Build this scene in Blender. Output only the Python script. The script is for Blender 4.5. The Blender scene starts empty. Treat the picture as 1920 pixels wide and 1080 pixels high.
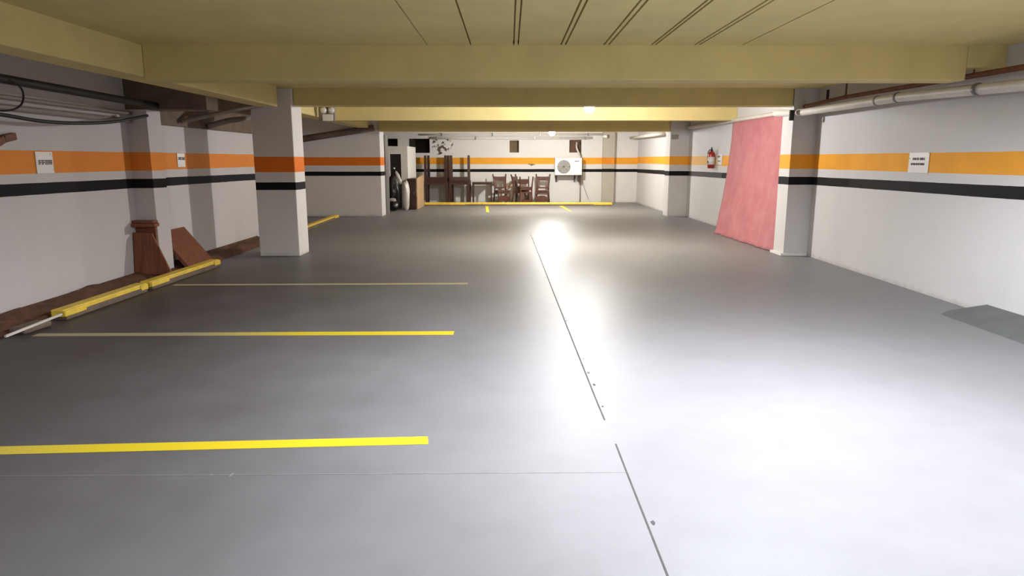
import bpy, bmesh, math, random
from mathutils import Vector, Matrix
random.seed(7)
PI = math.pi
SC = bpy.context.scene
COL = SC.collection

# ------------------------------------------------------------------ camera, world, exposure
cam_d = bpy.data.cameras.new('camera')
cam = bpy.data.objects.new('camera', cam_d); COL.objects.link(cam)
cam_d.sensor_fit = 'HORIZONTAL'; cam_d.sensor_width = 36.0
cam_d.lens = 36.0 * 1280 / 1920
cam_d.clip_start = 0.05; cam_d.clip_end = 100
cam.location = (0, 0, 1.55)
cam.rotation_euler = (PI/2 - math.atan(242/1280), 0, -math.atan(5/1280))
SC.camera = cam

w = bpy.data.worlds.new('world'); SC.world = w; w.use_nodes = True
w.node_tree.nodes['Background'].inputs[0].default_value = (0.5, 0.52, 0.55, 1)
w.node_tree.nodes['Background'].inputs[1].default_value = 0.02

SC.view_settings.view_transform = 'Standard'
SC.view_settings.look = 'None'
SC.view_settings.gamma = 1
SC.view_settings.use_curve_mapping = False
SC.view_settings.exposure = 0.0

BULB_1 = 1750.0        # emission strength of the hanging globe lamps
BULB_2 = 1900.0
GLOBE = 200.0
DOWN = 910.0         # watts of the shaded ceiling downlight above the near bays

# ------------------------------------------------------------------ materials
def s2l(c):
    return tuple((v/255/12.92 if v/255 <= .04045 else ((v/255+.055)/1.055)**2.4) for v in c) + (1,)

class NT:
    def __init__(self, name):
        self.m = bpy.data.materials.new(name); self.m.use_nodes = True
        self.t = self.m.node_tree; self.n = self.t.nodes; self.l = self.t.links
        self.b = self.n['Principled BSDF']
        self._pos = None
    def node(self, typ, **kw):
        n = self.n.new(typ)
        for k, v in kw.items(): setattr(n, k, v)
        return n
    def link(self, a, b): self.l.new(a, b)
    def val(self, sock, v):
        if hasattr(v, 'is_linked') or isinstance(v, bpy.types.NodeSocket): self.link(v, sock)
        else: sock.default_value = v
    def math(self, op, a, b=None, clamp=False):
        n = self.node('ShaderNodeMath', operation=op); n.use_clamp = clamp
        self.val(n.inputs[0], a)
        if b is not None: self.val(n.inputs[1], b)
        return n.outputs[0]
    def mix(self, f, a, b, mode='MIX'):
        n = self.node('ShaderNodeMix', data_type='RGBA', blend_type=mode)
        self.val(n.inputs[0], f); self.val(n.inputs[6], a); self.val(n.inputs[7], b)
        return n.outputs[2]
    def pos(self):
        if self._pos is None:
            g = self.node('ShaderNodeNewGeometry')
            s = self.node('ShaderNodeSeparateXYZ'); self.link(g.outputs['Position'], s.inputs[0])
            self._pos = (g.outputs['Position'], s.outputs[0], s.outputs[1], s.outputs[2])
        return self._pos
    def noise(self, scale, detail=3, rough=.55, vec=None, stretch=None):
        n = self.node('ShaderNodeTexNoise')
        n.inputs['Scale'].default_value = scale; n.inputs['Detail'].default_value = detail
        n.inputs['Roughness'].default_value = rough
        v = vec if vec is not None else self.pos()[0]
        if stretch:
            mp = self.node('ShaderNodeMapping'); mp.inputs['Scale'].default_value = stretch
            self.link(v, mp.inputs['Vector']); v = mp.outputs[0]
        self.link(v, n.inputs['Vector'])
        return n.outputs['Fac']
    def ramp(self, x, lo, hi):
        n = self.node('ShaderNodeMapRange'); n.clamp = True
        self.val(n.inputs[0], x); n.inputs[1].default_value = lo; n.inputs[2].default_value = hi
        return n.outputs[0]
    def band(self, x, lo, hi):
        return self.math('MULTIPLY', self.math('GREATER_THAN', x, lo), self.math('LESS_THAN', x, hi))
    def bump(self, h, strength=.2, dist=.01):
        n = self.node('ShaderNodeBump'); n.inputs['Strength'].default_value = strength
        n.inputs['Distance'].default_value = dist; self.link(h, n.inputs['Height'])
        self.link(n.outputs[0], self.b.inputs['Normal'])
    def color(self, c): self.val(self.b.inputs['Base Color'], c)
    def rough(self, r): self.val(self.b.inputs['Roughness'], r)

def plain(name, rgb, rough=.6, metal=0, var=.12, scale=6, bump=0.0, coords='pos', stretch=None):
    k = NT(name); c = s2l(rgb)
    tc = k.node('ShaderNodeTexCoord')
    nz = k.noise(scale, 4, .6, vec=tc.outputs['Object'], stretch=stretch)
    dark = tuple(x*(1-var) for x in c[:3]) + (1,); lite = tuple(min(1, x*(1+var)) for x in c[:3]) + (1,)
    k.color(k.mix(k.ramp(nz, .3, .7), dark, lite))
    k.rough(rough); k.b.inputs['Metallic'].default_value = metal
    if bump: k.bump(nz, bump, .01)
    return k.m

def wood(name, rgb, rough=.4, scale=3):
    return plain(name, rgb, rough, 0, .35, scale, .05, stretch=(9, 9, 1.2))

def emit(name, rgb, strength):
    k = NT(name)
    k.b.inputs['Base Color'].default_value = (.9, .9, .9, 1)
    k.b.inputs['Emission Color'].default_value = rgb + (1,)
    k.b.inputs['Emission Strength'].default_value = strength
    return k.m

WHITE = s2l((226, 222, 220))
ORANGE_A = s2l((240, 166, 56))
ORANGE_B = s2l((234, 124, 40))
ORANGE_C = s2l((238, 146, 64))
BLACK = s2l((20, 18, 22))

def wall_paint(name, orange, o=(1.395, 1.62), k_=(1.205, 1.33), slope=.0055, faded=None, peel=None, white=WHITE, gloss=.75):
    k = NT(name); P, X, Y, Z = k.pos()
    wob = k.math('MULTIPLY', k.math('SUBTRACT', k.noise(2.2, 4, .6), .5), .012)
    z = k.math('ADD', Z, wob)
    mott = k.noise(1.3, 5, .65)
    base = k.mix(k.ramp(mott, .3, .75), tuple(c*.94 for c in white[:3]) + (1,), white)
    fine = k.noise(60, 2, .5)
    base = k.mix(.08, base, k.mix(fine, (.5, .5, .5, 1), (1, 1, 1, 1)), 'MULTIPLY')
    foot = k.math('MULTIPLY', k.ramp(k.math('ADD', Z, k.math('MULTIPLY', k.noise(7, 4), .12)), .12, .05), .35)
    base = k.mix(foot, base, s2l((120, 108, 98)))
    oc = k.mix(k.ramp(k.noise(3, 4), .3, .7), tuple(c*.9 for c in orange[:3]) + (1,), orange)
    bc = BLACK
    if faded:
        fm = k.band(Y, *faded)
        oc = k.mix(k.math('MULTIPLY', fm, .75), oc, s2l((214, 176, 128)))
        bc = k.mix(k.math('MULTIPLY', fm, .6), BLACK, s2l((96, 92, 94)))
    col = k.mix(k.band(z, *o), base, oc)
    zb = k.math('ADD', z, k.math('MULTIPLY', Y, slope))
    kb = k.band(zb, *k_)
    col = k.mix(kb, col, bc)
    if peel:   # flaked plaster near a corner of the wall
        x0, x1, z0, z1 = peel
        pm = k.math('MULTIPLY', k.band(X, x0, x1), k.band(Z, z0, z1))
        pz = k.math('GREATER_THAN', k.noise(6.5, 5, .65), .545)
        col = k.mix(k.math('MULTIPLY', pm, pz), col, s2l((88, 74, 64)))
    k.color(col); k.rough(gloss); k.b.inputs['Specular IOR Level'].default_value = .2
    k.bump(k.noise(25, 4, .6), .08, .006)
    return k.m

M = {}
M['wall_right'] = wall_paint('paint_right_wall', ORANGE_A, faded=(15.75, 18.6), white=s2l((210, 207, 208)))
M['wall_far'] = wall_paint('paint_far_wall', ORANGE_A, o=(1.365, 1.595), k_=(1.225, 1.33), peel=(-2.85, -2.0, 1.7, 2.3))
M['wall_left'] = wall_paint('paint_left_wall', ORANGE_C, o=(1.40, 1.635), k_=(1.225, 1.345), white=s2l((208, 203, 203)))
M['partition'] = wall_paint('paint_partition', ORANGE_B, o=(1.375, 1.595), k_=(1.2, 1.315))
M['column'] = wall_paint('paint_column', ORANGE_B, o=(1.345, 1.585), k_=(1.125, 1.245))
M['plaster'] = plain('white_plaster', (222, 218, 214), .7, 0, .08, 5, .1)
M['raw'] = plain('raw_concrete', (112, 96, 84), .9, 0, .25, 4, .2)
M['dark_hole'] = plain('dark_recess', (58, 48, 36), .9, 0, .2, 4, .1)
M['olive_board'] = plain('olive_board', (108, 92, 62), .8, 0, .15, 5)
M['brown_board'] = plain('brown_back_board', (104, 72, 56), .8, 0, .2, 5)
M['olive'] = plain('olive_ceiling_paint', (214, 197, 136), .7, 0, .06, 2.5, .06)
M['yellow'] = plain('yellow_kerb_paint', (232, 198, 70), .55, 0, .14, 9, .1)
M['earth'] = plain('brown_earth', (96, 62, 44), .95, 0, .35, 9, .5)
M['rust'] = plain('rust_brown_pipe', (112, 66, 42), .7, 0, .3, 8, .1)
M['pvc'] = plain('white_pvc', (214, 208, 200), .45, 0, .08, 5, .03)
M['pvc_grey'] = plain('grey_pvc', (150, 140, 132), .5, 0, .12, 5, .03)
M['black'] = plain('black_rubber', (30, 26, 25), .6, 0, .2, 8)
M['grey_metal'] = plain('grey_metal', (130, 128, 128), .4, .4, .1, 8)
M['dark_wood'] = wood('dark_red_wood', (62, 34, 27), .4)
M['chair_wood'] = wood('chestnut_wood', (78, 42, 29), .38)
M['ply'] = wood('plywood', (190, 158, 124), .6)
M['board'] = wood('brown_board', (122, 70, 46), .6)
M['ac_white'] = plain('off_white_enamel', (236, 234, 230), .35, 0, .03, 5)
M['grille'] = plain('grey_grille', (150, 146, 142), .5, .2, .1, 10)
M['paper'] = plain('paper_in_sleeve', (214, 208, 204), .35, 0, .05, 12)
M['ink'] = plain('dark_ink', (62, 52, 54), .7, 0, .1, 20)
M['red'] = plain('fire_red', (150, 34, 24), .3, 0, .1, 6)
M['sack'] = plain('white_plastic_sack', (206, 200, 196), .4, 0, .12, 6, .3)
M['black_bag'] = plain('black_plastic', (26, 22, 22), .35, 0, .2, 6, .3)
M['door_dark'] = plain('dark_door', (34, 24, 20), .5, 0, .2, 4)
M['lamp_glass'] = plain('clear_reflector', (240, 240, 240), .15, .3, .05, 10)
M['grey_conc'] = plain('grey_floor_paint', (92, 95, 96), .6, 0, .15, 4, .1)
M['bulb1'] = emit('lit_globe', (.99, .985, .975), BULB_1)
M['bulb2'] = emit('lit_globe_far', (.98, .985, .99), BULB_2)
M['bulb0'] = emit('lit_globe_near', (.95, .97, 1.0), GLOBE)

# floor: grey epoxy
k = NT('grey_epoxy_floor'); P, X, Y, Z = k.pos()
big = k.noise(.55, 4, .6); med = k.noise(3.5, 5, .65)
c = k.mix(k.ramp(big, .3, .7), s2l((123, 122, 126)), s2l((133, 132, 136)))
c = k.mix(k.math('MULTIPLY', k.ramp(med, .45, .75), .25), c, s2l((112, 110, 111)))
brown_left = k.math('MULTIPLY', k.ramp(k.math('ADD', X, k.math('MULTIPLY', k.noise(.9, 5, .6), -2.6)), -2.0, -5.0), k.math('MULTIPLY', k.ramp(Y, 12.5, 8.5), .80))
c = k.mix(brown_left, c, s2l((58, 48, 44)))       # floor mixed to darker brown towards low X in the nearer bays, noise-edged
k.color(c)
k.rough(k.math('ADD', .40, k.math('MULTIPLY', big, .14)))
k.b.inputs['Specular IOR Level'].default_value = .2
k.bump(k.noise(9, 4, .6), .05, .01)
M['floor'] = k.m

def line_paint(name, worn0, worn1, rgb=(240, 214, 40), minw=0.0, fade=None):
    """yellow floor paint, rubbed away where cars roll over it (more towards low X)"""
    k = NT(name); P, X, Y, Z = k.pos()
    keep = k.ramp(X, worn0, worn1)
    n = k.noise(16, 4, .7)
    mask = k.math('GREATER_THAN', k.math('ADD', k.math('MULTIPLY', keep, .75), k.math('MULTIPLY', n, .5)), .46 - minw)
    k.color(k.mix(k.ramp(X, fade[0], fade[1]), s2l((176, 168, 134)), s2l(rgb)) if fade else s2l(rgb)); k.rough(.5)
    tr = k.node('ShaderNodeBsdfTransparent'); mx = k.node('ShaderNodeMixShader')
    k.link(mask, mx.inputs[0]); k.link(tr.outputs[0], mx.inputs[1]); k.link(k.b.outputs[0], mx.inputs[2])
    k.link(mx.outputs[0], k.n['Material Output'].inputs[0])
    return k.m

# red cloth
k = NT('pink_red_cloth')
tc = k.node('ShaderNodeTexCoord')
n1 = k.noise(3, 5, .65, vec=tc.outputs['Object']); n2 = k.noise(60, 2, .5, vec=tc.outputs['Object'])
c = k.mix(k.ramp(n1, .3, .7), s2l((172, 100, 108)), s2l((186, 124, 128)))
k.color(k.mix(.12, c, k.mix(n2, (.4, .4, .4, 1), (1, 1, 1, 1)), 'MULTIPLY')); k.rough(.85); k.bump(n2, .2, .004)
M['cloth'] = k.m

# ------------------------------------------------------------------ mesh helpers
class MB:
    def __init__(self): self.bm = bmesh.new()
    def box(self, x0, x1, y0, y1, z0, z1, bev=0.0, mat=None):
        t = bmesh.new(); bmesh.ops.create_cube(t, size=1)
        bmesh.ops.scale(t, vec=(x1-x0, y1-y0, z1-z0), verts=t.verts)
        if bev > 0: bmesh.ops.bevel(t, geom=t.edges[:], offset=bev, segments=2, affect='EDGES', profile=.5)
        bmesh.ops.translate(t, vec=((x0+x1)/2, (y0+y1)/2, (z0+z1)/2), verts=t.verts)
        self._merge(t, mat); return self
    def bar(self, a, b, w_, d_, bev=0.004, up=(0, 0, 1), w2=None, d2=None):
        """tapering rectangular bar from a to b"""
        a, b = Vector(a), Vector(b); z = (b-a).normalized(); u = Vector(up)
        if abs(z.dot(u)) > .95: u = Vector((0, 1, 0))
        x = u.cross(z).normalized(); y = z.cross(x)
        w2 = w2 or w_; d2 = d2 or d_
        t = bmesh.new(); vs = []
        for p, ww, dd in ((a, w_, d_), (b, w2, d2)):
            for sx, sy in ((-1, -1), (1, -1), (1, 1), (-1, 1)):
                vs.append(t.verts.new(p + x*sx*ww/2 + y*sy*dd/2))
        for f in ((3, 2, 1, 0), (4, 5, 6, 7), (0, 1, 5, 4), (1, 2, 6, 5), (2, 3, 7, 6), (3, 0, 4, 7)):
            t.faces.new([vs[i] for i in f])
        if bev: bmesh.ops.bevel(t, geom=t.edges[:], offset=bev, segments=2, affect='EDGES')
        self._merge(t); return self
    def tube(self, pts, r, seg=12, smooth=0, radii=None):
        P = [Vector(p) for p in pts]
        if smooth:
            Q = []
            for i in range(len(P)-1):
                p0 = P[max(i-1, 0)]; p1 = P[i]; p2 = P[i+1]; p3 = P[min(i+2, len(P)-1)]
                for s in range(smooth):
                    t = s/smooth
                    Q.append(.5*((2*p1) + (p2-p0)*t + (2*p0-5*p1+4*p2-p3)*t*t + (3*p1-p0-3*p2+p3)*t**3))
            Q.append(P[-1]); P = Q
        t = bmesh.new(); rings = []; ref = None
        for i, p in enumerate(P):
            d = (P[min(i+1, len(P)-1)] - P[max(i-1, 0)]).normalized()
            if ref is None:
                ref = Vector((0, 0, 1)) if abs(d.z) < .9 else Vector((1, 0, 0))
            x = (ref - d*ref.dot(d)).normalized(); ref = x; y = d.cross(x)
            rr = radii[i] if radii else r
            rings.append([t.verts.new(p + (x*math.cos(a) + y*math.sin(a))*rr) for a in [2*PI*j/seg for j in range(seg)]])
        for a, b in zip(rings, rings[1:]):
            for j in range(seg): 
                f = t.faces.new((a[j], a[(j+1) % seg], b[(j+1) % seg], b[j])); f.smooth = True
        t.faces.new(rings[0][::-1]); t.faces.new(rings[-1])
        self._merge(t); return self
    def lathe(self, prof, c=(0, 0, 0), axis='Z', seg=24):
        t = bmesh.new(); rings = []
        for r, z in prof:
            rings.append([t.verts.new((r*math.cos(2*PI*j/seg), r*math.sin(2*PI*j/seg), z)) for j in range(seg)])
        for a, b in zip(rings, rings[1:]):
            for j in range(seg):
                f = t.faces.new((a[j], a[(j+1) % seg], b[(j+1) % seg], b[j])); f.smooth = True
        t.faces.new(rings[0][::-1]); t.faces.new(rings[-1])
        if axis == 'Y': bmesh.ops.rotate(t, cent=(0, 0, 0), matrix=Matrix.Rotation(PI/2, 3, 'X'), verts=t.verts)
        if axis == 'X': bmesh.ops.rotate(t, cent=(0, 0, 0), matrix=Matrix.Rotation(PI/2, 3, 'Y'), verts=t.verts)
        bmesh.ops.translate(t, vec=c, verts=t.verts)
        self._merge(t); return self
    def prism(self, pts, y0, y1, axis='Y'):
        """polygon in XZ (axis Y), in YZ (axis X) or in XY (axis Z) extruded along axis"""
        t = bmesh.new()
        def v(p, q): return {'Y': (p[0], q, p[1]), 'X': (q, p[0], p[1]), 'Z': (p[0], p[1], q)}[axis]
        a = [t.verts.new(v(p, y0)) for p in pts]; b = [t.verts.new(v(p, y1)) for p in pts]
        t.faces.new(a); t.faces.new(b[::-1])
        n = len(pts)
        for i in range(n): t.faces.new((a[i], b[i], b[(i+1) % n], a[(i+1) % n]))
        bmesh.ops.recalc_face_normals(t, faces=t.faces)
        self._merge(t); return self
    def blob(self, c, r, seed=0, amp=.12, sub=3):
        t = bmesh.new(); bmesh.ops.create_icosphere(t, subdivisions=sub, radius=1)
        rnd = random.Random(seed); ph = [(rnd.uniform(1.5, 5), rnd.uniform(0, 6), rnd.uniform(1.5, 5), rnd.uniform(0, 6)) for _ in range(5)]
        for v in t.verts:
            p = v.co.copy(); s = 1
            for a, b, c2, d in ph: s += amp/2*math.sin(a*p.x*2+b+c2*p.z*2)*math.cos(c2*p.y*2+d)
            v.co = Vector((p.x*r[0]*s, p.y*r[1]*s, max(p.z*r[2]*s, -r[2]*.92)))
        for f in t.faces: f.smooth = True
        bmesh.ops.translate(t, vec=c, verts=t.verts)
        self._merge(t); return self
    def xf(self, mat):
        bmesh.ops.transform(self.bm, matrix=mat, verts=self.bm.verts); return self
    def _merge(self, t, mat=None):
        me = bpy.data.meshes.new('tmp'); t.to_mesh(me); t.free(); self.bm.from_mesh(me); bpy.data.meshes.remove(me)
    def build(self, name, mat, parent=None, loc=(0, 0, 0)):
        me = bpy.data.meshes.new(name); self.bm.normal_update(); self.bm.to_mesh(me); self.bm.free()
        me.materials.append(mat)
        o = bpy.data.objects.new(name, me); COL.objects.link(o); o.location = loc
        if parent is not None: o.parent = parent
        return o

def empty(name, loc=(0, 0, 0), rz=0):
    o = bpy.data.objects.new(name, None); COL.objects.link(o); o.location = loc; o.rotation_euler = (0, 0, rz)
    o.empty_display_size = .1
    return o
def tag(o, label, cat, group=None, kind=None):
    o['label'] = label; o['category'] = cat
    if group: o['group'] = group
    if kind: o['kind'] = kind
    return o
def struct(o): o['kind'] = 'structure'; return o
def copy_tree(o, parent=None):
    c = o.copy(); COL.objects.link(c); c.parent = parent
    for ch in list(o.children): copy_tree(ch, c)
    return c

CEIL = 2.63
# ------------------------------------------------------------------ the setting
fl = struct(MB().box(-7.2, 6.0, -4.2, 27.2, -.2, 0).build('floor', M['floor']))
# painted bay lines and joints lie on the floor
def quad(pts, z0, z1):
    return MB().prism(pts, z0, z1, axis='Z')
LINE1 = line_paint('bay_line_paint_fresh', -5.6, -3.0, fade=(-4.2, -2.2))
LINE2 = line_paint('bay_line_paint_worn', -6.2, -1.7, fade=(-2.9, -1.9))
LINE3 = line_paint('bay_line_paint_old', -8.0, 3.2, rgb=(196, 182, 140))
LINE4 = line_paint('bay_mark_paint', -9, -6)
quad([(-4.2, 3.34), (-.449, 3.55), (-.465, 3.655), (-4.2, 3.45)], .0004, .0016).build('painted_line', LINE1, fl)
quad([(-4.25, 5.90), (-.503, 5.94), (-.504, 6.07), (-4.25, 6.0)], .0004, .0016).build('painted_line', LINE2, fl)
quad([(-4.2, 8.38), (-.526, 8.45), (-.526, 8.55), (-4.2, 8.46)], .0004, .0016).build('painted_line', LINE3, fl)
quad([(-3.35, 13.3), (-.55, 13.3), (-.55, 13.38), (-3.35, 13.38)], .0004, .0016).build('painted_line', line_paint('bay_line_paint_ghost', -12, 9, rgb=(150, 140, 116)), fl)
quad([(-.80, 22.95), (-.70, 22.95), (-.60, 20.3), (-.68, 20.3)], .0004, .0016).build('painted_line', LINE4, fl)
quad([(1.66, 22.95), (1.80, 22.95), (1.88, 20.6), (1.83, 20.6)], .0004, .0016).build('painted_line', LINE4, fl)
def joint(pts, wd, chips=0, seed=1):
    m = MB(); rnd = random.Random(seed)
    for (x0, y0), (x1, y1) in zip(pts, pts[1:]):
        dx, dy = x1-x0, y1-y0; L = math.hypot(dx, dy); nx, ny = -dy/L*wd/2, dx/L*wd/2
        m.prism([(x0+nx, y0+ny), (x1+nx, y1+ny), (x1-nx, y1-ny), (x0-nx, y0-ny)], .0003, .0012, axis='Z')
    for i in range(chips):
        t = rnd.random(); j = rnd.randrange(len(pts)-1); x = pts[j][0]+(pts[j+1][0]-pts[j][0])*t; y = pts[j][1]+(pts[j+1][1]-pts[j][1])*t
        r = rnd.uniform(.005, .014); x += rnd.uniform(0, .03)
        m.prism([(x+r*rnd.uniform(.5, 1)*math.cos(a), y+2*r*rnd.uniform(.5, 1)*math.sin(a)) for a in [2*PI*q/7 for q in range(7)]], .0003, .0013, axis='Z')
    return m
M['joint'] = plain('dark_joint', (72, 68, 68), .9, 0, .3, 12)
M['joint_faint'] = plain('faint_joint', (138, 136, 138), .8, 0, .15, 12)
joint([(.604, 1.9), (.598, 2.33), (.590, 3.2), (.588, 3.55)], .009, 3, 2).build('expansion_joint', M['joint'], fl)
joint([(.575, 3.9), (.567, 4.3), (.55, 5.6), (.52, 8.0), (.493, 10.4), (.47, 12.2), (.444, 14.2)], .010, 14, 5).build('expansion_joint', M['joint'], fl)
joint([(.588, 3.205), (-.6, 3.19), (-2.53, 3.17), (-4.2, 3.15)], .006, 3, 9).build('expansion_joint', M['joint_faint'], fl)

# left wall, its recess behind the column and the partition
struct(MB().box(-5.15, -4.9, -4.2, 13.3, 0, CEIL).box(-6.6, -4.9, 13.3, 13.5, 0, CEIL).box(-6.6, -6.4, 13.5, 27, 0, CEIL).build('wall_left', M['wall_left']))
struct(MB().box(-4.9, -4.635, 9.0, 9.35, 0, 2.17).build('pilaster', M['wall_left']))
struct(MB().box(-6.4, -3.5, 18.85, 19.45, 0, CEIL).build('partition_wall', M['partition']))
struct(MB().box(-3.98, -3.46, 19.46, 19.9, 0, 2.2).build('door_jamb', M['grey_metal']))
# right wall with pilasters
struct(MB().box(4.84, 5.1, -4.2, 19.3, 0, CEIL).box(4.6, 5.1, 19.3, 25.2, 0, CEIL).build('wall_right', M['wall_right']))
p = MB().box(4.455, 4.84, 11.0, 11.42, 0, CEIL)
struct(p.build('pilaster', M['wall_right']))
struct(MB().box(4.33, 4.84, 18.75, 19.3, 0, CEIL).build('pilaster', M['wall_right']))
st = MB().box(4.40, 4.83, 10.97, 11.44, 0, .045, .01)
struct(st.build('pilaster_foot', M['plaster']))
# far wall with three openings
def holed_wall(x0, x1, y0, y1, z0, z1, holes):
    xs = sorted({x0, x1, *[h[0] for h in holes], *[h[1] for h in holes]})
    zs = sorted({z0, z1, *[h[2] for h in holes], *[h[3] for h in holes]})
    m = MB()
    for a, b in zip(xs, xs[1:]):
        run = None
        for c_, d in zip(zs, zs[1:]):
            cx, cz = (a+b)/2, (c_+d)/2
            solid = not any(h[0] < cx < h[1] and h[2] < cz < h[3] for h in holes)
            if solid: run = (run[0], d) if run else (c_, d)
            if (not solid) and run: m.box(a, b, y0, y1, *run); run = None
        if run: m.box(a, b, y0, y1, *run)
    return m
HOLES = [(-3.60, -2.84, 1.76, 2.26), (.01, .345, 1.775, 2.2), (2.15, 2.58, 1.775, 2.22), (-4.55, -3.98, 1.9, 2.26)]
struct(holed_wall(-6.4, 5.1, 24.9, 25.1, 0, CEIL, HOLES).build('wall_back', M['wall_far']))
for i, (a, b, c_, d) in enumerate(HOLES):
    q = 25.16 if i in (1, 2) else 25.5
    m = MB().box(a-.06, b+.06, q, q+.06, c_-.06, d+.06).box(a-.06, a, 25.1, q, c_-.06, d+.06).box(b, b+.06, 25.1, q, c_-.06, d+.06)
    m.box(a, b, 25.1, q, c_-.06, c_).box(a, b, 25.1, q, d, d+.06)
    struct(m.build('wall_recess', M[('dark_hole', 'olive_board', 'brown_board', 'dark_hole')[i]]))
M['far_pilaster'] = wall_paint('paint_far_pilaster', s2l((226, 140, 44)), o=(1.365, 1.60), k_=(1.225, 1.34), white=s2l((188, 180, 168)))
struct(MB().box(3.33, 3.75, 24.74, 24.9, 0, CEIL).build('pilaster', M['far_pilaster']))
struct(MB().box(-5.15, 5.1, -4.4, -4.2, 0, CEIL).build('wall_front', M['plaster']))

# ceiling, ribs, beams
m = MB().box(-6.6, 5.1, -4.4, 25.6, CEIL+.05, CEIL+.25).box(-6.6, 5.1, 7.0, 25.6, CEIL, CEIL+.06)
slots = []
for x, wd, pair in ((-.79, .010, 0), (-.37, .014, 0), (.065, .013, .021), (.52, .016, .021), (.935, .018, .023), (1.39, .020, .018), (1.81, .020, .022), (2.25, .014, 0)):
    if pair: slots += [(x-pair-wd/2, x-pair+wd/2), (x+pair-wd/2, x+pair+wd/2)]
    else: slots.append((x-wd/2, x+wd/2))
e0 = -6.6
for a, b in slots + [(5.1, 5.1)]:
    m.box(e0, a, -4.4, 7.0, CEIL, CEIL+.06); e0 = b
struct(m.build('ceiling', M['olive']))
def beam(y0, y1, z0, x0=-3.55, x1=4.84):
    return struct(MB().box(x0, x1, y0, y1, z0, CEIL+.02, .012).build('ceiling_beam', M['olive']))
struct(MB().box(-3.55, 4.46, 6.92, 7.20, 2.305, CEIL+.02, .012).box(4.46, 4.84, 6.92, 7.20, 2.425, CEIL+.02, .004).build('ceiling_beam', M['olive']))
beam(11.02, 11.3, 2.365, x0=-3.372, x1=4.45)
beam(14.9, 15.18, 2.352, x0=-3.75)
beam(18.8, 19.08, 2.272, x0=-3.5, x1=4.33)
# the long beam over the left bays
struct(MB().box(-3.86, -3.55, -4.2, 10.82, 2.335, CEIL+.02, .012).build('ceiling_beam', M['olive']))
struct(MB().box(-4.05, -3.75, 11.5, 18.85, 2.36, CEIL+.02, .012).build('ceiling_beam', M['olive']))
struct(MB().box(-4.9, -3.86, 9.0, 9.35, 2.17, CEIL+.02).build('ceiling_beam', M['raw']))
struct(MB().box(-4.9, -4.84, 9.35, 13.3, 2.02, CEIL).build('trim_3', M['raw']))

# free-standing column
m = MB().box(-4.03, -3.392, 10.97, 11.5, 0, 2.40, .012)
m.box(-3.645, -3.375, 10.97, 11.45, 2.38, CEIL, .012)
struct(m.build('column', M['column']))

# low dark-grey plinth at the foot of the right wall, brown earth strip at the left
struct(MB().prism([(4.84, .0), (4.38, .0), (4.46, .04), (4.84, .10)], 3.4, 6.75).build('trim_1', M['grey_conc']))
bm = bmesh.new()
nx, ny = 8, 90
rnd = random.Random(3); V = []
for j in range(ny+1):
    row = []
    for i in range(nx+1):
        x = -4.885 + .40*i/nx; y = 4.2 + 9.0*j/ny
        z = .035 + .03*math.sin(x*17+y*3.1)*math.sin(y*2.3) + rnd.uniform(-.012, .02) + .05*(1-i/nx)
        if y > 11: x += .0
        row.append(bm.verts.new((x, y, max(.012, z) if 0 < i < nx else (.004 if i == nx else .09))))
    V.append(row)
for j in range(ny):
    for i in range(nx):
        f = bm.faces.new((V[j][i], V[j][i+1], V[j+1][i+1], V[j+1][i])); f.smooth = True
me = bpy.data.meshes.new('earth_strip'); bm.to_mesh(me); bm.free(); me.materials.append(M['earth'])
es = bpy.data.objects.new('earth_strip', me); COL.objects.link(es)
tag(es, 'strip of loose brown dirt between left wall and yellow kerb', 'dirt', kind='stuff')

# ------------------------------------------------------------------ kerbs
def kerb(p0, p1, wd, ht, label, seed, chip=True):
    """painted kerb stone from p0 to p1 (front bottom edge); wd to its back, chipped front"""
    rnd = random.Random(seed)
    p0, p1 = Vector(p0), Vector(p1); L = (p1-p0).length; d = (p1-p0)/L; n = Vector((-d.y, d.x))
    root = empty('kerb', (p0.x, p0.y, 0), math.atan2(d.y, d.x))
    m = MB(); m.box(0, L, .02, wd, .03, ht, .012).box(L*.0, L*.22, .0, .06, .035, ht-.01, .01).box(L*.9, L, .002, .06, .03, ht-.008, .01); m.build('kerb_stone', M['yellow'], root)
    b = MB().box(.02, L-.02, .004, wd-.01, 0, .058, .01)
    b.build('mortar_bed', M['raw'], root)
    return tag(root, label, 'kerb')
kerb((-4.32, 6.50), (-4.29, 8.00), .15, .105, 'yellow painted kerb stone nearest the camera beside the left wall dirt', 1)
kerb((-4.29, 8.08), (-4.24, 9.95), .15, .105, 'yellow painted kerb stone in front of the leaning brown boards', 2)
kerb((-4.38, 13.6), (-4.52, 18.2), .14, .10, 'yellow kerb between the striped column and the partition wall', 3)
kerb((-2.87, 23.06), (3.46, 23.06), .16, .11, 'long yellow kerb along the far wall in front of the furniture', 4)
# grey broken piece and white strip lying at the near end
m = MB().box(0, .34, 0, .16, 0, .06, .02)
o = m.build('kerb_fragment', M['raw'], loc=(-4.34, 5.95, 0)); o.rotation_euler.z = 1.5
tag(o, 'broken grey concrete kerb fragment lying under the thin white strip', 'rubble')
m = MB().bar((0, 0, .062), (.0, .75, .085), .022, .02, .003)
o = m.build('white_strip', M['pvc'], loc=(-4.30, 5.66, 0))
tag(o, 'thin white plastic strip lying on the dirt before the yellow kerb', 'strip')

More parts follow.
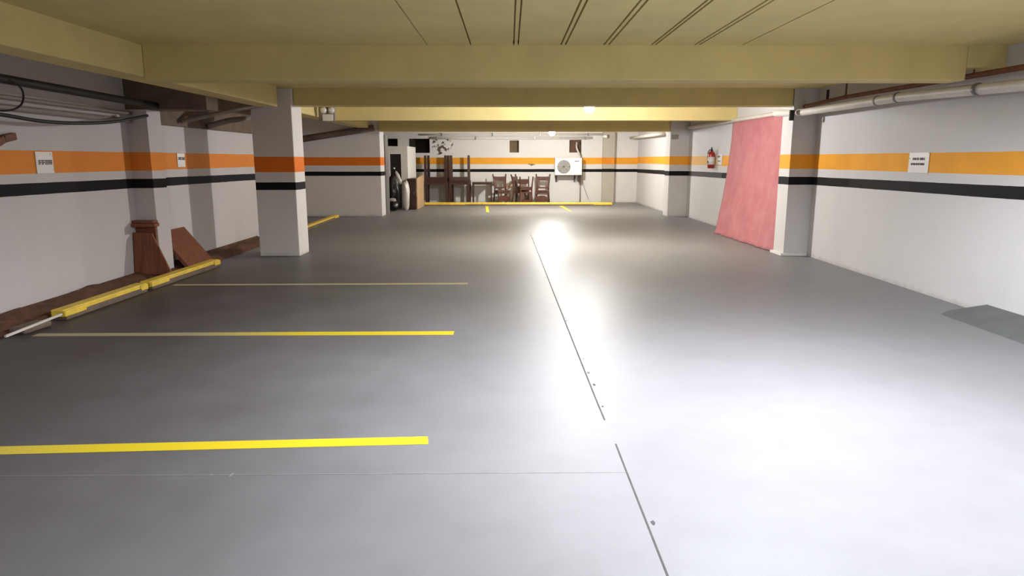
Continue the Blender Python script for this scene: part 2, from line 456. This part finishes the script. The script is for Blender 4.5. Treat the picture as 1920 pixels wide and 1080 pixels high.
# ------------------------------------------------------------------ brown boards by the pilaster
def lean_board(y0, y1, ztop, xb, th, label):
    x_t = -4.875
    m = MB()
    m.prism([(xb, .0), (xb+th, .015), (x_t+th*.8, ztop), (x_t, ztop-.01)], 0, y1-y0, axis='Y')
    o = m.build('brown_board', M['board'], loc=(0, y0, .06)); return tag(o, label, 'board')
m = MB().prism([(-.12, 0), (.36, 0), (.12, .53), (-.12, .545)], -.015, .015)
o = m.build('brown_board', M['board'], loc=(-4.765, 8.82, .07)); o.rotation_euler.x = -.10
tag(o, 'reddish-brown slant-cut board leaning on the wall pilaster', 'board')
lean_board(9.40, 10.16, .50, -4.50, .05, 'wider brown board leaning at the wall beyond the pilaster')
m = MB().box(-.13, .125, -.02, .02, 0, .60, .004)
o = m.build('brown_board', M['board'], loc=(-4.76, 8.965, .08)); tag(o, 'upright brown board flat against the grey wall pilaster', 'board')
m = MB().box(-.17, .15, -.07, .07, 0, .045, .006); o = m.build('plank', M['board'], loc=(-4.75, 8.925, .682)); o.rotation_euler.z = .05
tag(o, 'short brown plank lying flat, lower of two by the pilaster', 'plank')
m = MB().box(-.15, .15, -.06, .06, 0, .035, .006); o = m.build('plank', M['board'], loc=(-4.76, 8.925, .729)); o.rotation_euler.z = -.06
tag(o, 'short brown plank on top of the two by the pilaster', 'plank')
m = MB().bar((0, 0, 0), (.0, .16, .03), .05, .07, .004).bar((0, .0, 0), (0, -.3, -.14), .05, .07, .004)
o = m.build('wall_bracket', M['rust'], loc=(-4.872, 6.74, 1.74)); tag(o, 'rusty brown bracket on the left wall at the picture edge', 'bracket')

# ------------------------------------------------------------------ pipes on the left
def pipe(name, pts, r, mat, label, cat='pipe', smooth=0, seg=12, group=None):
    p0 = Vector(pts[0])
    m = MB().tube([Vector(p)-p0 for p in pts], r, seg, smooth)
    o = m.build(name, mat, loc=p0); return tag(o, label, cat, group)
pipe('pipe', [(-4.5, 3.2, 2.30), (-4.5, 6.3, 2.25), (-4.5, 8.995, 2.215)], .042, M['black'], 'thick black pipe running high along the left wall')
pipe('conduit', [(-4.83, 3.2, 2.16), (-4.83, 6.5, 2.135), (-4.83, 8.99, 2.12)], .022, M['pvc_grey'], 'grey conduit on the left wall, upper of two below the black pipe')
pipe('conduit', [(-4.84, 3.2, 2.06), (-4.84, 6.5, 2.04), (-4.84, 8.99, 2.03)], .03, M['pvc_grey'], 'thicker grey conduit on the left wall, lower of two above the sagging cable')
pipe('cable', [(-4.78, 3.4, 2.1), (-4.72, 5.2, 2.0), (-4.65, 6.37, 1.952), (-4.62, 6.94, 1.917), (-4.6, 7.53, 1.926), (-4.6, 8.2, 1.978), (-4.6, 8.95, 2.091)], .018, M['black'], 'black cable sagging in a long curve along the left wall', 'cable', 6)
pipe('cable', [(-4.47, 6.30, 2.26), (-4.45, 6.44, 2.206), (-4.45, 6.49, 2.139), (-4.45, 6.45, 2.041), (-4.47, 6.33, 1.98), (-4.55, 6.17, 1.967)], .009, M['black'], 'thin black cable loop hanging from the black pipe', 'cable', 6)
root = empty('drain_pipe', (-3.70, 10.90, 2.36))
MB().tube([(.035, 0, .265), (.035, 0, .10), (.028, 0, .05), (-.02, 0, .022), (-.1, 0, .01)], .034, 14, 5).build('elbow', M['pvc'], root)
MB().tube([(-.1, 0, .01), (-.5, -.04, -.06), (-1.10, -.62, -.27)], .034, 14).build('pipe_run', M['pvc_grey'], root)
MB().lathe([(.042, -.02), (.042, .02)], (.035, 0, .12)).build('coupling', M['pvc'], root)
tag(root, 'grey drain pipe with elbow at the top of the striped column', 'pipe')
pipe('pipe', [(-4.05, 11.6, 2.24), (-4.55, 11.4, 2.16), (-4.82, 11.2, 2.06)], .045, M['pvc_grey'], 'grey pipe end behind the striped column at ceiling height')
pipe('pipe', [(-3.62, 18.72, 2.36), (-4.3, 18.72, 2.26), (-6.3, 18.72, 1.96)], .085, M['raw'], 'brown drain pipe sloping along the top of the partition wall')

# ------------------------------------------------------------------ pipes on the right
root = empty('pipe', (4.62, 3.0, 2.36))
MB().tube([(0, 0, -.005), (0, 3.4, .0), (0, 6.7, .025), (0, 8.1, -.005), (.02, 8.45, -.02)], .028, 12).build('pipe_run', M['rust'], root)
MB().tube([(0, 6.68, .02), (0, 6.68, .28)], .012, 8).lathe([(.05, 0), (.05, .02), (.02, .04)], (0, 6.68, -.01+.02)).build('hanger_rod', M['rust'], root)
MB().tube([(0, 4.05, .0), (0, 4.05, .28)], .008, 8).build('hanger_rod', M['rust'], root)
tag(root, 'thin rust-brown pipe hung by rods along the top of the right wall', 'pipe')
root = empty('pipe', (4.66, 3.0, 2.20))
pts = [(0, 0, -.03), (0, 3.3, .0), (0, 5.2, .075), (-.01, 8.3, .075), (-.33, 8.5, .09), (-.33, 16.5, .13), (-.36, 21.5, .14)]
pts = [(-.06, 0, -.03), (-.06, 3.3, .0), (-.08, 5.2, .06), (-.1, 7.9, .06), (-.30, 8.5, .085)]
pr = MB().tube(pts, .054, 14).build('pipe_run', M['pvc'], root)
for y, q in ((3.9, .02), (5.3, .062), (5.75, .062), (7.05, .062), (7.6, .062)):
    MB().lathe([(.060, -.02), (.060, .02)], (-.08, y, q), axis='Y').build('pipe_band', M['grey_metal'], pr)
tag(root, 'fat white wrapped pipe with dark bands below the rust pipe', 'pipe')
root = empty('pipe', (4.775, 11.45, 2.335))
MB().tube([(.0, 0, -.015), (.0, .8, .0), (.0, 2.4, .01), (.0, 7.25, .03)], .045, 14).build('pipe_run', M['pvc'], root)
MB().lathe([(.055, -.03), (.055, .03)], (.0, .2, 0), axis='Y').build('coupling', M['grey_metal'], root)
tag(root, 'white pipe over the red cloth between the two right pilasters', 'pipe')
pipe('pipe', [(4.28, 19.35, 2.24), (4.3, 22, 2.26), (4.3, 24.7, 2.28)], .05, M['pvc'], 'white pipe on the right wall beyond the second pilaster')
m = MB().box(-.05, .02, -.02, .02, 0, .16, .004)
o = m.build('wall_bracket', M['black'], loc=(4.43, 10.97, 2.14)); tag(o, 'small dark bracket at the top of the pilaster beside the red cloth', 'bracket')
m = MB().box(-.02, .0, -.025, .025, 0, .16, .004)
o = m.build('wall_bracket', M['black'], loc=(4.84, 10.7, 2.42)); tag(o, 'small black bracket on the right wall above the rust pipe', 'bracket')
m = MB().box(-.012, .0, -.09, .09, 0, .12, .004)
o = m.build('junction_box', M['pvc_grey'], loc=(4.45, 18.74, 2.07)); o.rotation_euler.z = PI/2
tag(o, 'small grey box high on the second right pilaster', 'box')

# ------------------------------------------------------------------ red cloth
bm = bmesh.new(); nu, nv = 48, 40; V = []
for j in range(nv+1):
    v = j/nv; row = []
    for i in range(nu+1):
        u = i/nu
        ytop = 11.46 + (14.75-11.46)*u; ybot = 11.46 + (14.45-11.46)*u
        y = ytop*v + ybot*(1-v)
        x = 4.71 - (.34 - .10*(1-u))*(1-v)**1.5
        x += .018*math.sin(u*23+v*1.5)*(.35+.65*(1-v)) + .012*math.sin(u*51+3*v) * (1-v)
        z = .012 + v*(2.305-.012)
        if v == 0: x -= .03
        row.append(bm.verts.new((x-4.5, y-13, z)))
    V.append(row)
for j in range(nv):
    for i in range(nu):
        f = bm.faces.new((V[j][i], V[j+1][i], V[j+1][i+1], V[j][i+1])); f.smooth = True
me = bpy.data.meshes.new('cloth_curtain'); bm.to_mesh(me); bm.free(); me.materials.append(M['cloth'])
o = bpy.data.objects.new('cloth_curtain', me); COL.objects.link(o); o.location = (4.5, 13, 0)
sd = o.modifiers.new('thickness', 'SOLIDIFY'); sd.thickness = .006
tag(o, 'large pinkish-red cloth sheet hanging from the pipe to the floor', 'cloth')

# ------------------------------------------------------------------ fire extinguisher
root = empty('fire_extinguisher', (4.745, 16.3, 1.33))
cy = MB().lathe([(.06, 0), (.08, .012), (.082, .3), (.075, .345), (.05, .385), (.028, .40)], seg=28).build('cylinder', M['red'], root)
m = MB().lathe([(.0835, .09), (.0835, .27)], seg=28); m.build('paper_label', M['paper'], cy)
MB().box(-.0865, -.075, -.03, .0, .12, .18, .002).build('label_print', M['ink'], cy)
MB().lathe([(.026, .40), (.026, .43), (.018, .45)], seg=16).build('valve', M['black'], root)
MB().bar((.0, .01, .445), (-.03, -.10, .485), .024, .012, .003).bar((.0, .01, .43), (-.02, -.09, .43), .022, .01, .003).build('handle', M['black'], root)
MB().tube([(0, .03, .43), (-.03, .10, .42), (-.05, .12, .33), (-.05, .115, .15), (-.045, .10, .08)], .011, 10, 6).build('hose', M['black'], root)
MB().box(.05, .095, -.05, .05, .2, .26, .004).build('hanger', M['grey_metal'], root)
tag(root, 'red fire extinguisher with white label hung on the right wall', 'fire extinguisher')

# ------------------------------------------------------------------ paper signs
def sign(loc, rz, wd, ht, rows, label, seed, pins=()):
    """paper in a plastic sleeve; rows of blurred lettering; faces local -Y"""
    rnd = random.Random(seed)
    root = empty('paper_sign', loc, rz)
    MB().box(-wd/2, wd/2, -.006, 0, 0, ht, .002).build('sheet', M['paper'], root)
    for zc, x0, x1, lh in rows:
        m = MB(); x = x0
        while x < x1:
            ww = rnd.uniform(.5, 1.0)*lh*.55; g = lh*.14
            m.box(x, x+ww*.28, -.0075, -.0055, zc-lh/2, zc+lh/2)
            if rnd.random() < .8: m.box(x, x+ww, -.0075, -.0055, zc+(lh*.32), zc+lh/2)
            if rnd.random() < .7: m.box(x, x+ww, -.0075, -.0055, zc-lh*.1, zc+lh*.08)
            if rnd.random() < .7: m.box(x+ww*.72, x+ww, -.0075, -.0055, zc-lh/2, zc+lh/2)
            x += ww+g
        m.build('lettering', M['ink'], root)
    for px, pz in pins:
        MB().lathe([(.007, 0), (.006, .006), (.002, .008)], (px, -.006, pz), axis='Y', seg=12).build('pin', M['ac_white'], root)
    return tag(root, label, 'sign')
sign((-4.898, 7.33, 1.40), PI/2, .27, .225, [(.115, -.10, .11, .05)], 'white paper sign on the left wall nearest the picture edge', 1, ((.10, .2), (.13, .04)))
sign((-4.898, 10.38, 1.43), PI/2, .235, .20, [(.125, -.09, .10, .045)], 'smaller white paper sign on the left wall next to the striped column', 2, ((-.1, .12),))
sign((4.838, 8.18, 1.385), -PI/2, .40, .24, [(.165, -.12, .11, .030), (.105, -.15, .12, .026)], 'white paper sign with two dark lines on the right wall', 3, ((-.19, .17), (.19, .235)))
sign((4.838, 15.97, 1.42), -PI/2, .40, .24, [(.18, -.12, .04, .04), (.08, -.1, .1, .02)], 'small white paper sign beside the fire extinguisher', 4)

# ------------------------------------------------------------------ lamps
def globe(loc, zc, r, mat, label):
    root = empty('globe_lamp', loc)
    MB().tube([(0, 0, 0), (0, 0, zc+r+.02)], .006, 8).build('cord', M['black'], root)
    MB().lathe([(.03, zc+r+.04), (.035, zc+r-.005)], seg=16).build('socket', M['pvc'], root)
    prof = [(max(.001, r*math.sin(a)), zc - r*math.cos(a)) for a in [PI*q/16 for q in range(17)]]
    MB().lathe(prof, seg=24).build('globe', mat, root)
    return tag(root, label, 'lamp')
globe((1.40, 12.3, CEIL), 2.425-CEIL, .085, M['bulb1'], 'lit white globe lamp hanging nearer, between second and third ceiling beams')
globe((1.271, 20.8, CEIL), 2.315-CEIL, .085, M['bulb2'], 'lit white globe lamp hanging farther, in front of the far wall')

def downlight(x, y, power, label):
    root = empty('pendant_lamp', (x, y, CEIL - .002))
    MB().tube([(0, 0, 0), (0, 0, -.04)], .012, 10).build('stem', M['grey_metal'], root)
    MB().lathe([(.03, -.03), (.05, -.04), (.13, -.062), (.135, -.066), (.125, -.064), (.04, -.05), (.03, -.045)]).build('shade', M['ac_white'], root)
    prof = [(max(.001, .05*math.sin(a)), -.105 - .05*math.cos(a)) for a in [PI*q/14 for q in range(15)]]
    MB().lathe(prof, seg=20).build('globe', M['bulb0'], root)
    ld = bpy.data.lights.new('pendant_beam', 'SPOT'); ld.energy = power; ld.color = (.90, .94, 1.0)
    ld.spot_size = math.radians(174); ld.spot_blend = .4; ld.shadow_soft_size = .10
    lo = bpy.data.objects.new('pendant_beam', ld); COL.objects.link(lo); lo.location = (0, 0, -.165); lo.parent = root
    return tag(root, label, 'lamp')
downlight(1.5, 4.0, DOWN, 'white pendant lamp on the ceiling just above the view')
downlight(2.3, 2.2, DOWN*.5, 'unseen pendant lamp added to spread light over the near floor')  # second lamp, added out of view to even out the near floor light

# emergency light hung below the third beam
root = empty('emergency_light', (-3.52, 13.6, 2.27))
MB().box(-.16, .16, -.03, .05, 0, .27, .01).build('housing', M['pvc_grey'], root)
for s in (-1, 1):
    lh = MB().lathe([(.03, -.05), (.062, .0), (.066, .02)], (s*.075+.03, -.06, .20), axis='Y').build('lamp_head', M['pvc'], root)
    MB().lathe([(.058, .0), (.05, .016), (.02, .026)], (s*.075+.03, -.079, .20), axis='Y').build('lens', M['lamp_glass'], lh)
MB().box(-.08, .12, -.05, -.03, .0, .125, .008).build('battery_cover', M['ac_white'], root)
MB().tube([(0, .01, .27), (0, .01, .36)], .02, 8).build('mount', M['grey_metal'], root)
tag(root, 'white emergency light with two lamp heads beside the column under the ceiling', 'light')

# ------------------------------------------------------------------ outdoor AC unit on the far wall
root = empty('air_conditioner_unit', (2.08, 24.5, .99))
MB().box(-.475, .475, -.15, .17, 0, .60, .018).build('casing', M['ac_white'], root)
fs = MB().lathe([(.235, 0), (.235, .012), (.215, .014)], (-.165, -.15, .29), axis='Y', seg=40).build('fan_shroud', M['grille'], root)
fm = MB()
for r in (.04, .08, .12, .16, .2): 
    fm.tube([(-.165+r*math.cos(2*PI*q/28), -.172, .29+r*math.sin(2*PI*q/28)) for q in range(29)], .005, 6)
for q in range(8):
    a = PI*2*q/8; fm.tube([(-.165, -.172, .29), (-.165+.215*math.cos(a), -.172, .29+.215*math.sin(a))], .005, 6)
fm.build('fan_guard', M['grey_metal'], fs)
sp = MB().box(.13, .455, -.158, -.148, .03, .57, .004).build('side_panel', M['ac_white'], root)
bd = MB(); x = .21
for ww in (.03, .04, .03, .035): bd.box(x, x+ww, -.162, -.157, .465, .495); x += ww+.008
bd.build('badge', M['ink'], sp)
for sx in (-.40, .26):
    MB().bar((sx, .40, -.02), (sx, -.14, -.02), .04, .035, .004).bar((sx, .38, -.26), (sx, .38, 0), .04, .03, .004).bar((sx, -.1, -.02), (sx, .37, -.25), .03, .02, .003).build('wall_bracket', M['dark_wood'], root)
MB().box(.36, .46, .05, .2, -.24, -.01, .006).build('service_box', M['dark_wood'], root)
tag(root, 'white outdoor air conditioner unit with round fan on the far wall', 'air conditioner')
pipe('refrigerant_pipe', [(2.50, 24.55, 1.62), (2.47, 24.72, 1.75), (2.40, 24.84, 1.95), (2.42, 25.0, 2.10), (2.42, 25.1, 2.14)], .03, M['pvc'], 'white insulated pipe bending from the air conditioner into the wall opening', 'pipe', 6)
pipe('cable', [(2.54, 24.6, 1.60), (2.53, 24.78, 1.78), (2.54, 24.85, 2.0), (2.53, 24.98, 2.12), (2.53, 25.1, 2.14)], .014, M['black'], 'black cable above the air conditioner unit', 'cable', 6)
pipe('cable', [(2.57, 24.7, 1.5), (2.64, 24.85, 1.2), (2.62, 24.87, .9), (2.7, 24.87, .55), (2.86, 24.87, .12)], .010, M['pvc_grey'], 'thin grey cable hanging right of the air conditioner', 'cable', 6)
pipe('conduit', [(2.56, 24.87, 1.0), (2.56, 24.87, .02)], .022, M['pvc_grey'], 'vertical grey conduit running down the far wall to the kerb')

# pipes along the top of the far wall
fp = pipe('pipe', [(-3.18, 24.86, 2.40), (-1.9, 24.86, 2.40), (3.32, 24.86, 2.41)], .035, M['pvc'], 'white pipe along the top of the far wall, upper of two')
for x in (-2.4, -.6, 1.1, 2.8): MB().box(x-.02, x+.02, 24.81, 24.893, 2.35, 2.455, .004).build('pipe_clamp', M['grey_metal'], fp).matrix_parent_inverse = Matrix.Translation((3.18, -24.86, -2.40))
fp = pipe('pipe', [(-2.80, 24.85, 2.285), (-1.9, 24.85, 2.28), (2.95, 24.85, 2.28)], .045, M['pvc'], 'fat white pipe along the top of the far wall, lower of two')
for x in (-2.6, -1.2, .9, 2.7): MB().box(x-.02, x+.02, 24.80, 24.893, 2.225, 2.335, .004).build('pipe_clamp', M['grey_metal'], fp).matrix_parent_inverse = Matrix.Translation((2.80, -24.85, -2.285))
root = empty('spot_light', (3.30, 24.60, 2.33))
MB().lathe([(.04, 0), (.055, .12), (.06, .14)], (0, 0, 0), axis='X').build('lamp_head', M['ac_white'], root)
MB().box(.02, .06, 0, .14, -.02, .02, .004).build('arm', M['grey_metal'], root)
tag(root, 'small white spot lamp high on the grey far pilaster', 'lamp')
o = MB().prism([(-.17, 0), (-.06, -.03), (0, -.07), (.05, -.04), (.14, -.015), (.02, .01)], -.004, 0).build('plaster_patch', M['raw'], loc=(.80, 24.898, 1.37))
tag(o, 'grey patch of broken plaster below the orange band on the far wall', 'patch')

# ------------------------------------------------------------------ stacked tables at the far wall
def table_parts(root, wd, dp, ht, apron, leg, mat):
    MB().box(-wd/2, wd/2, -dp/2, dp/2, ht-.035, ht, .006).build('tabletop', mat, root)
    MB().box(-wd/2+.03, wd/2-.03, -dp/2+.03, dp/2-.03, ht-.035-apron, ht-.034, .003).build('apron', mat, root)
    for sx in (-1, 1):
        for sy in (-1, 1):
            x, y = sx*(wd/2-leg/2-.005), sy*(dp/2-leg/2-.005)
            MB().bar((x, y, ht-.036), (x, y, 0), leg, leg, .004, w2=leg*.8, d2=leg*.8).build('leg', mat, root)
def table(loc, rz, label, upturned=False, wd=.80, dp=.8, ht=.80, apron=.09, leg=.095, group=None):
    root = empty('table', loc, rz)
    table_parts(root, wd, dp, ht, apron, leg, M['dark_wood'])
    if upturned: root.rotation_euler = (PI, 0, rz)
    return tag(root, label, 'table', group)
G = 'dark tables stacked at the far wall'
table((-2.52, 24.15, 0), .03, 'dark wooden table on the floor in the left table stack', group=G)
table((-2.52, 24.16, 1.672), -.04, 'dark wooden table turned upside down on the left table stack', True, ht=.87, group=G)
table((-1.72, 24.15, 0), -.02, 'dark wooden table on the floor in the right table stack', wd=.72, group=G)
table((-1.72, 24.16, 1.672), .05, 'dark wooden table turned upside down on the right table stack', True, wd=.72, ht=.87, group=G)
table((-.95, 24.25, 0), .02, 'small low dark table between the stacked tables and the chairs', wd=.70, dp=.6, ht=.755, apron=.05, leg=.055)

# ------------------------------------------------------------------ chairs
def make_chair():
    root = empty('wooden_chair', (0, 0, 0)); W = M['chair_wood']
    MB().box(-.23, .23, -.23, .21, .43, .47, .012).build('seat', W, root)
    MB().box(-.2, .2, -.205, -.185, .36, .43, .003).box(-.2, .2, .165, .185, .36, .43, .003).box(-.21, -.19, -.19, .17, .36, .43, .003).box(.19, .21, -.19, .17, .36, .43, .003).build('seat_frame', W, root)
    for s in (-1, 1):
        MB().bar((s*.205, -.2, .43), (s*.215, -.215, 0), .045, .045, .005, w2=.034, d2=.034).build('leg', W, root)
        m = MB()
        P = [(s*.235, .27, 0), (s*.205, .21, .45), (s*.21, .235, .75), (s*.245, .30, 1.02)]
        m.tube(P, .026, 8, 5, radii=None); m.build('leg', W, root)
    m = MB().prism([(-.225, .80), (.225, .80), (.235, .95), (.1, .935), (-.1, .935), (-.235, .95)], .235, .262); m.build('top_rail', W, root)
    m = MB().prism([(-.2, .52), (.2, .52), (.2, .59), (.08, .575), (-.08, .575), (-.2, .59)], .205, .23); m.build('lower_rail', W, root)
    for s in (-1, 1): MB().bar((s*.145, .217, .56), (s*.15, .248, .83), .08, .018, .003).build('splat', W, root)
    m = MB().prism([(-.2, .10), (.2, .10), (.2, .24), (.08, .29), (-.08, .29), (-.2, .24)], -.215, -.19); m.build('front_panel', W, root)
    return root
CG = 'dark wooden chairs at the far wall'
ch = make_chair(); ch.location = (-.25, 24.2, 0); ch.rotation_euler.z = .35
tag(ch, 'dark wooden chair next to the small low table', 'chair', CG)
c2 = copy_tree(ch); c2.location = (.42, 24.3, 0); c2.rotation_euler.z = 1.25
tag(c2, 'wooden chair turned sideways under an upturned chair', 'chair', CG)
c3 = copy_tree(ch); c3.location = (.53, 24.12, .95); c3.rotation_euler = (PI, 0, .25)
tag(c3, 'wooden chair turned upside down on the sideways chair', 'chair', CG)
c4 = copy_tree(ch); c4.location = (1.16, 24.2, 0); c4.rotation_euler.z = -.12
tag(c4, 'wooden chair nearest the air conditioner, facing the room', 'chair', CG)
root = empty('wooden_stand', (.02, 24.66, 0))
MB().bar((-.12, 0, .50), (.22, 0, .80), .10, .03, .004, up=(0, 1, 0)).build('slanted_board', M['ply'], root)
MB().bar((.19, 0.04, .76), (.24, .04, 0), .03, .03, .003).build('leg', M['board'], root)
MB().bar((-.10, 0.04, .51), (-.14, .04, 0), .03, .03, .003).build('leg', M['board'], root)
tag(root, 'pale slanted board on a thin stand between the chairs', 'stand')

# ------------------------------------------------------------------ storage corner on the far left
m = MB()
m.box(-3.99, -3.75, 21.8, 21.95, 0, 1.94).box(-3.40, -3.19, 21.8, 21.95, 0, 1.94).box(-3.75, -3.40, 21.8, 21.95, 1.70, 1.94)
m.box(-3.34, -3.19, 21.95, 23.7, 0, 1.94).box(-3.99, -3.34, 21.95, 23.7, 1.84, 1.94)
struct(m.build('closet_wall', M['plaster']))
d1 = struct(MB().box(-3.75, -3.40, 21.86, 21.9, .01, 1.70, .004).build('door_1', M['door_dark']))
MB().lathe([(.012, 0), (.012, .03), (.03, .04), (.03, .06), (.01, .07)], (-3.62, 21.86, 1.26), axis='Y', seg=16).build('door_knob', M['ac_white'], d1)
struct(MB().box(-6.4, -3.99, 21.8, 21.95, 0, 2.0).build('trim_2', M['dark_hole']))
o = MB().blob((0, 0, .5), (.24, .2, .54), 4, .25).build('garbage_bag', M['black_bag'], loc=(-3.60, 21.25, 0)); tag(o, 'tall black garbage bag heap in the far left corner', 'bag')
o = MB().blob((0, 0, .14), (.16, .14, .15), 9, .2).build('garbage_bag', M['black_bag'], loc=(-3.52, 20.78, .003)); tag(o, 'small low black garbage bag in front of the tall heap', 'bag')
o = MB().blob((0, 0, .43), (.11, .11, .46), 12, .15).build('plastic_sack', M['sack'], loc=(-3.15, 20.98, .004)); tag(o, 'slim white plastic sack standing beside the dark cabinet', 'bag')
o = MB().blob((0, 0, .0), (.06, .05, .22), 21, .2).build('plastic_bag', M['sack'], loc=(-3.36, 20.99, .98)); o.rotation_euler.y = -.35; tag(o, 'white plastic bag draped over the black garbage bags', 'bag')
o = MB().blob((0, 0, .0), (.11, .05, .05), 23, .3).build('rag', M['sack'], loc=(-3.53, 20.74, .33)); tag(o, 'small white rag lying on the black garbage bags', 'rag')
root = empty('cabinet', (-3.03, 21.55, 0))
MB().box(-.13, .13, -.2, .9, 0, .95, .006).build('body', M['dark_wood'], root)
cd = MB().box(-.115, .115, -.212, -.2, .04, .92, .004).build('door', M['dark_wood'], root)
MB().tube([(.085, -.225, .45), (.085, -.225, .55)], .008, 8).build('handle', M['grey_metal'], cd)
tag(root, 'narrow dark brown cabinet standing by the far left corner', 'cabinet')
o = MB().prism([(21.40, 0), (23.0, 0), (23.1, 1.04), (21.40, .95)], 0, .03, axis='X').build('plywood_sheet', M['ply'], loc=(-2.888, 0, .004))
tag(o, 'pale plywood sheet standing against the dark cabinet side', 'board')
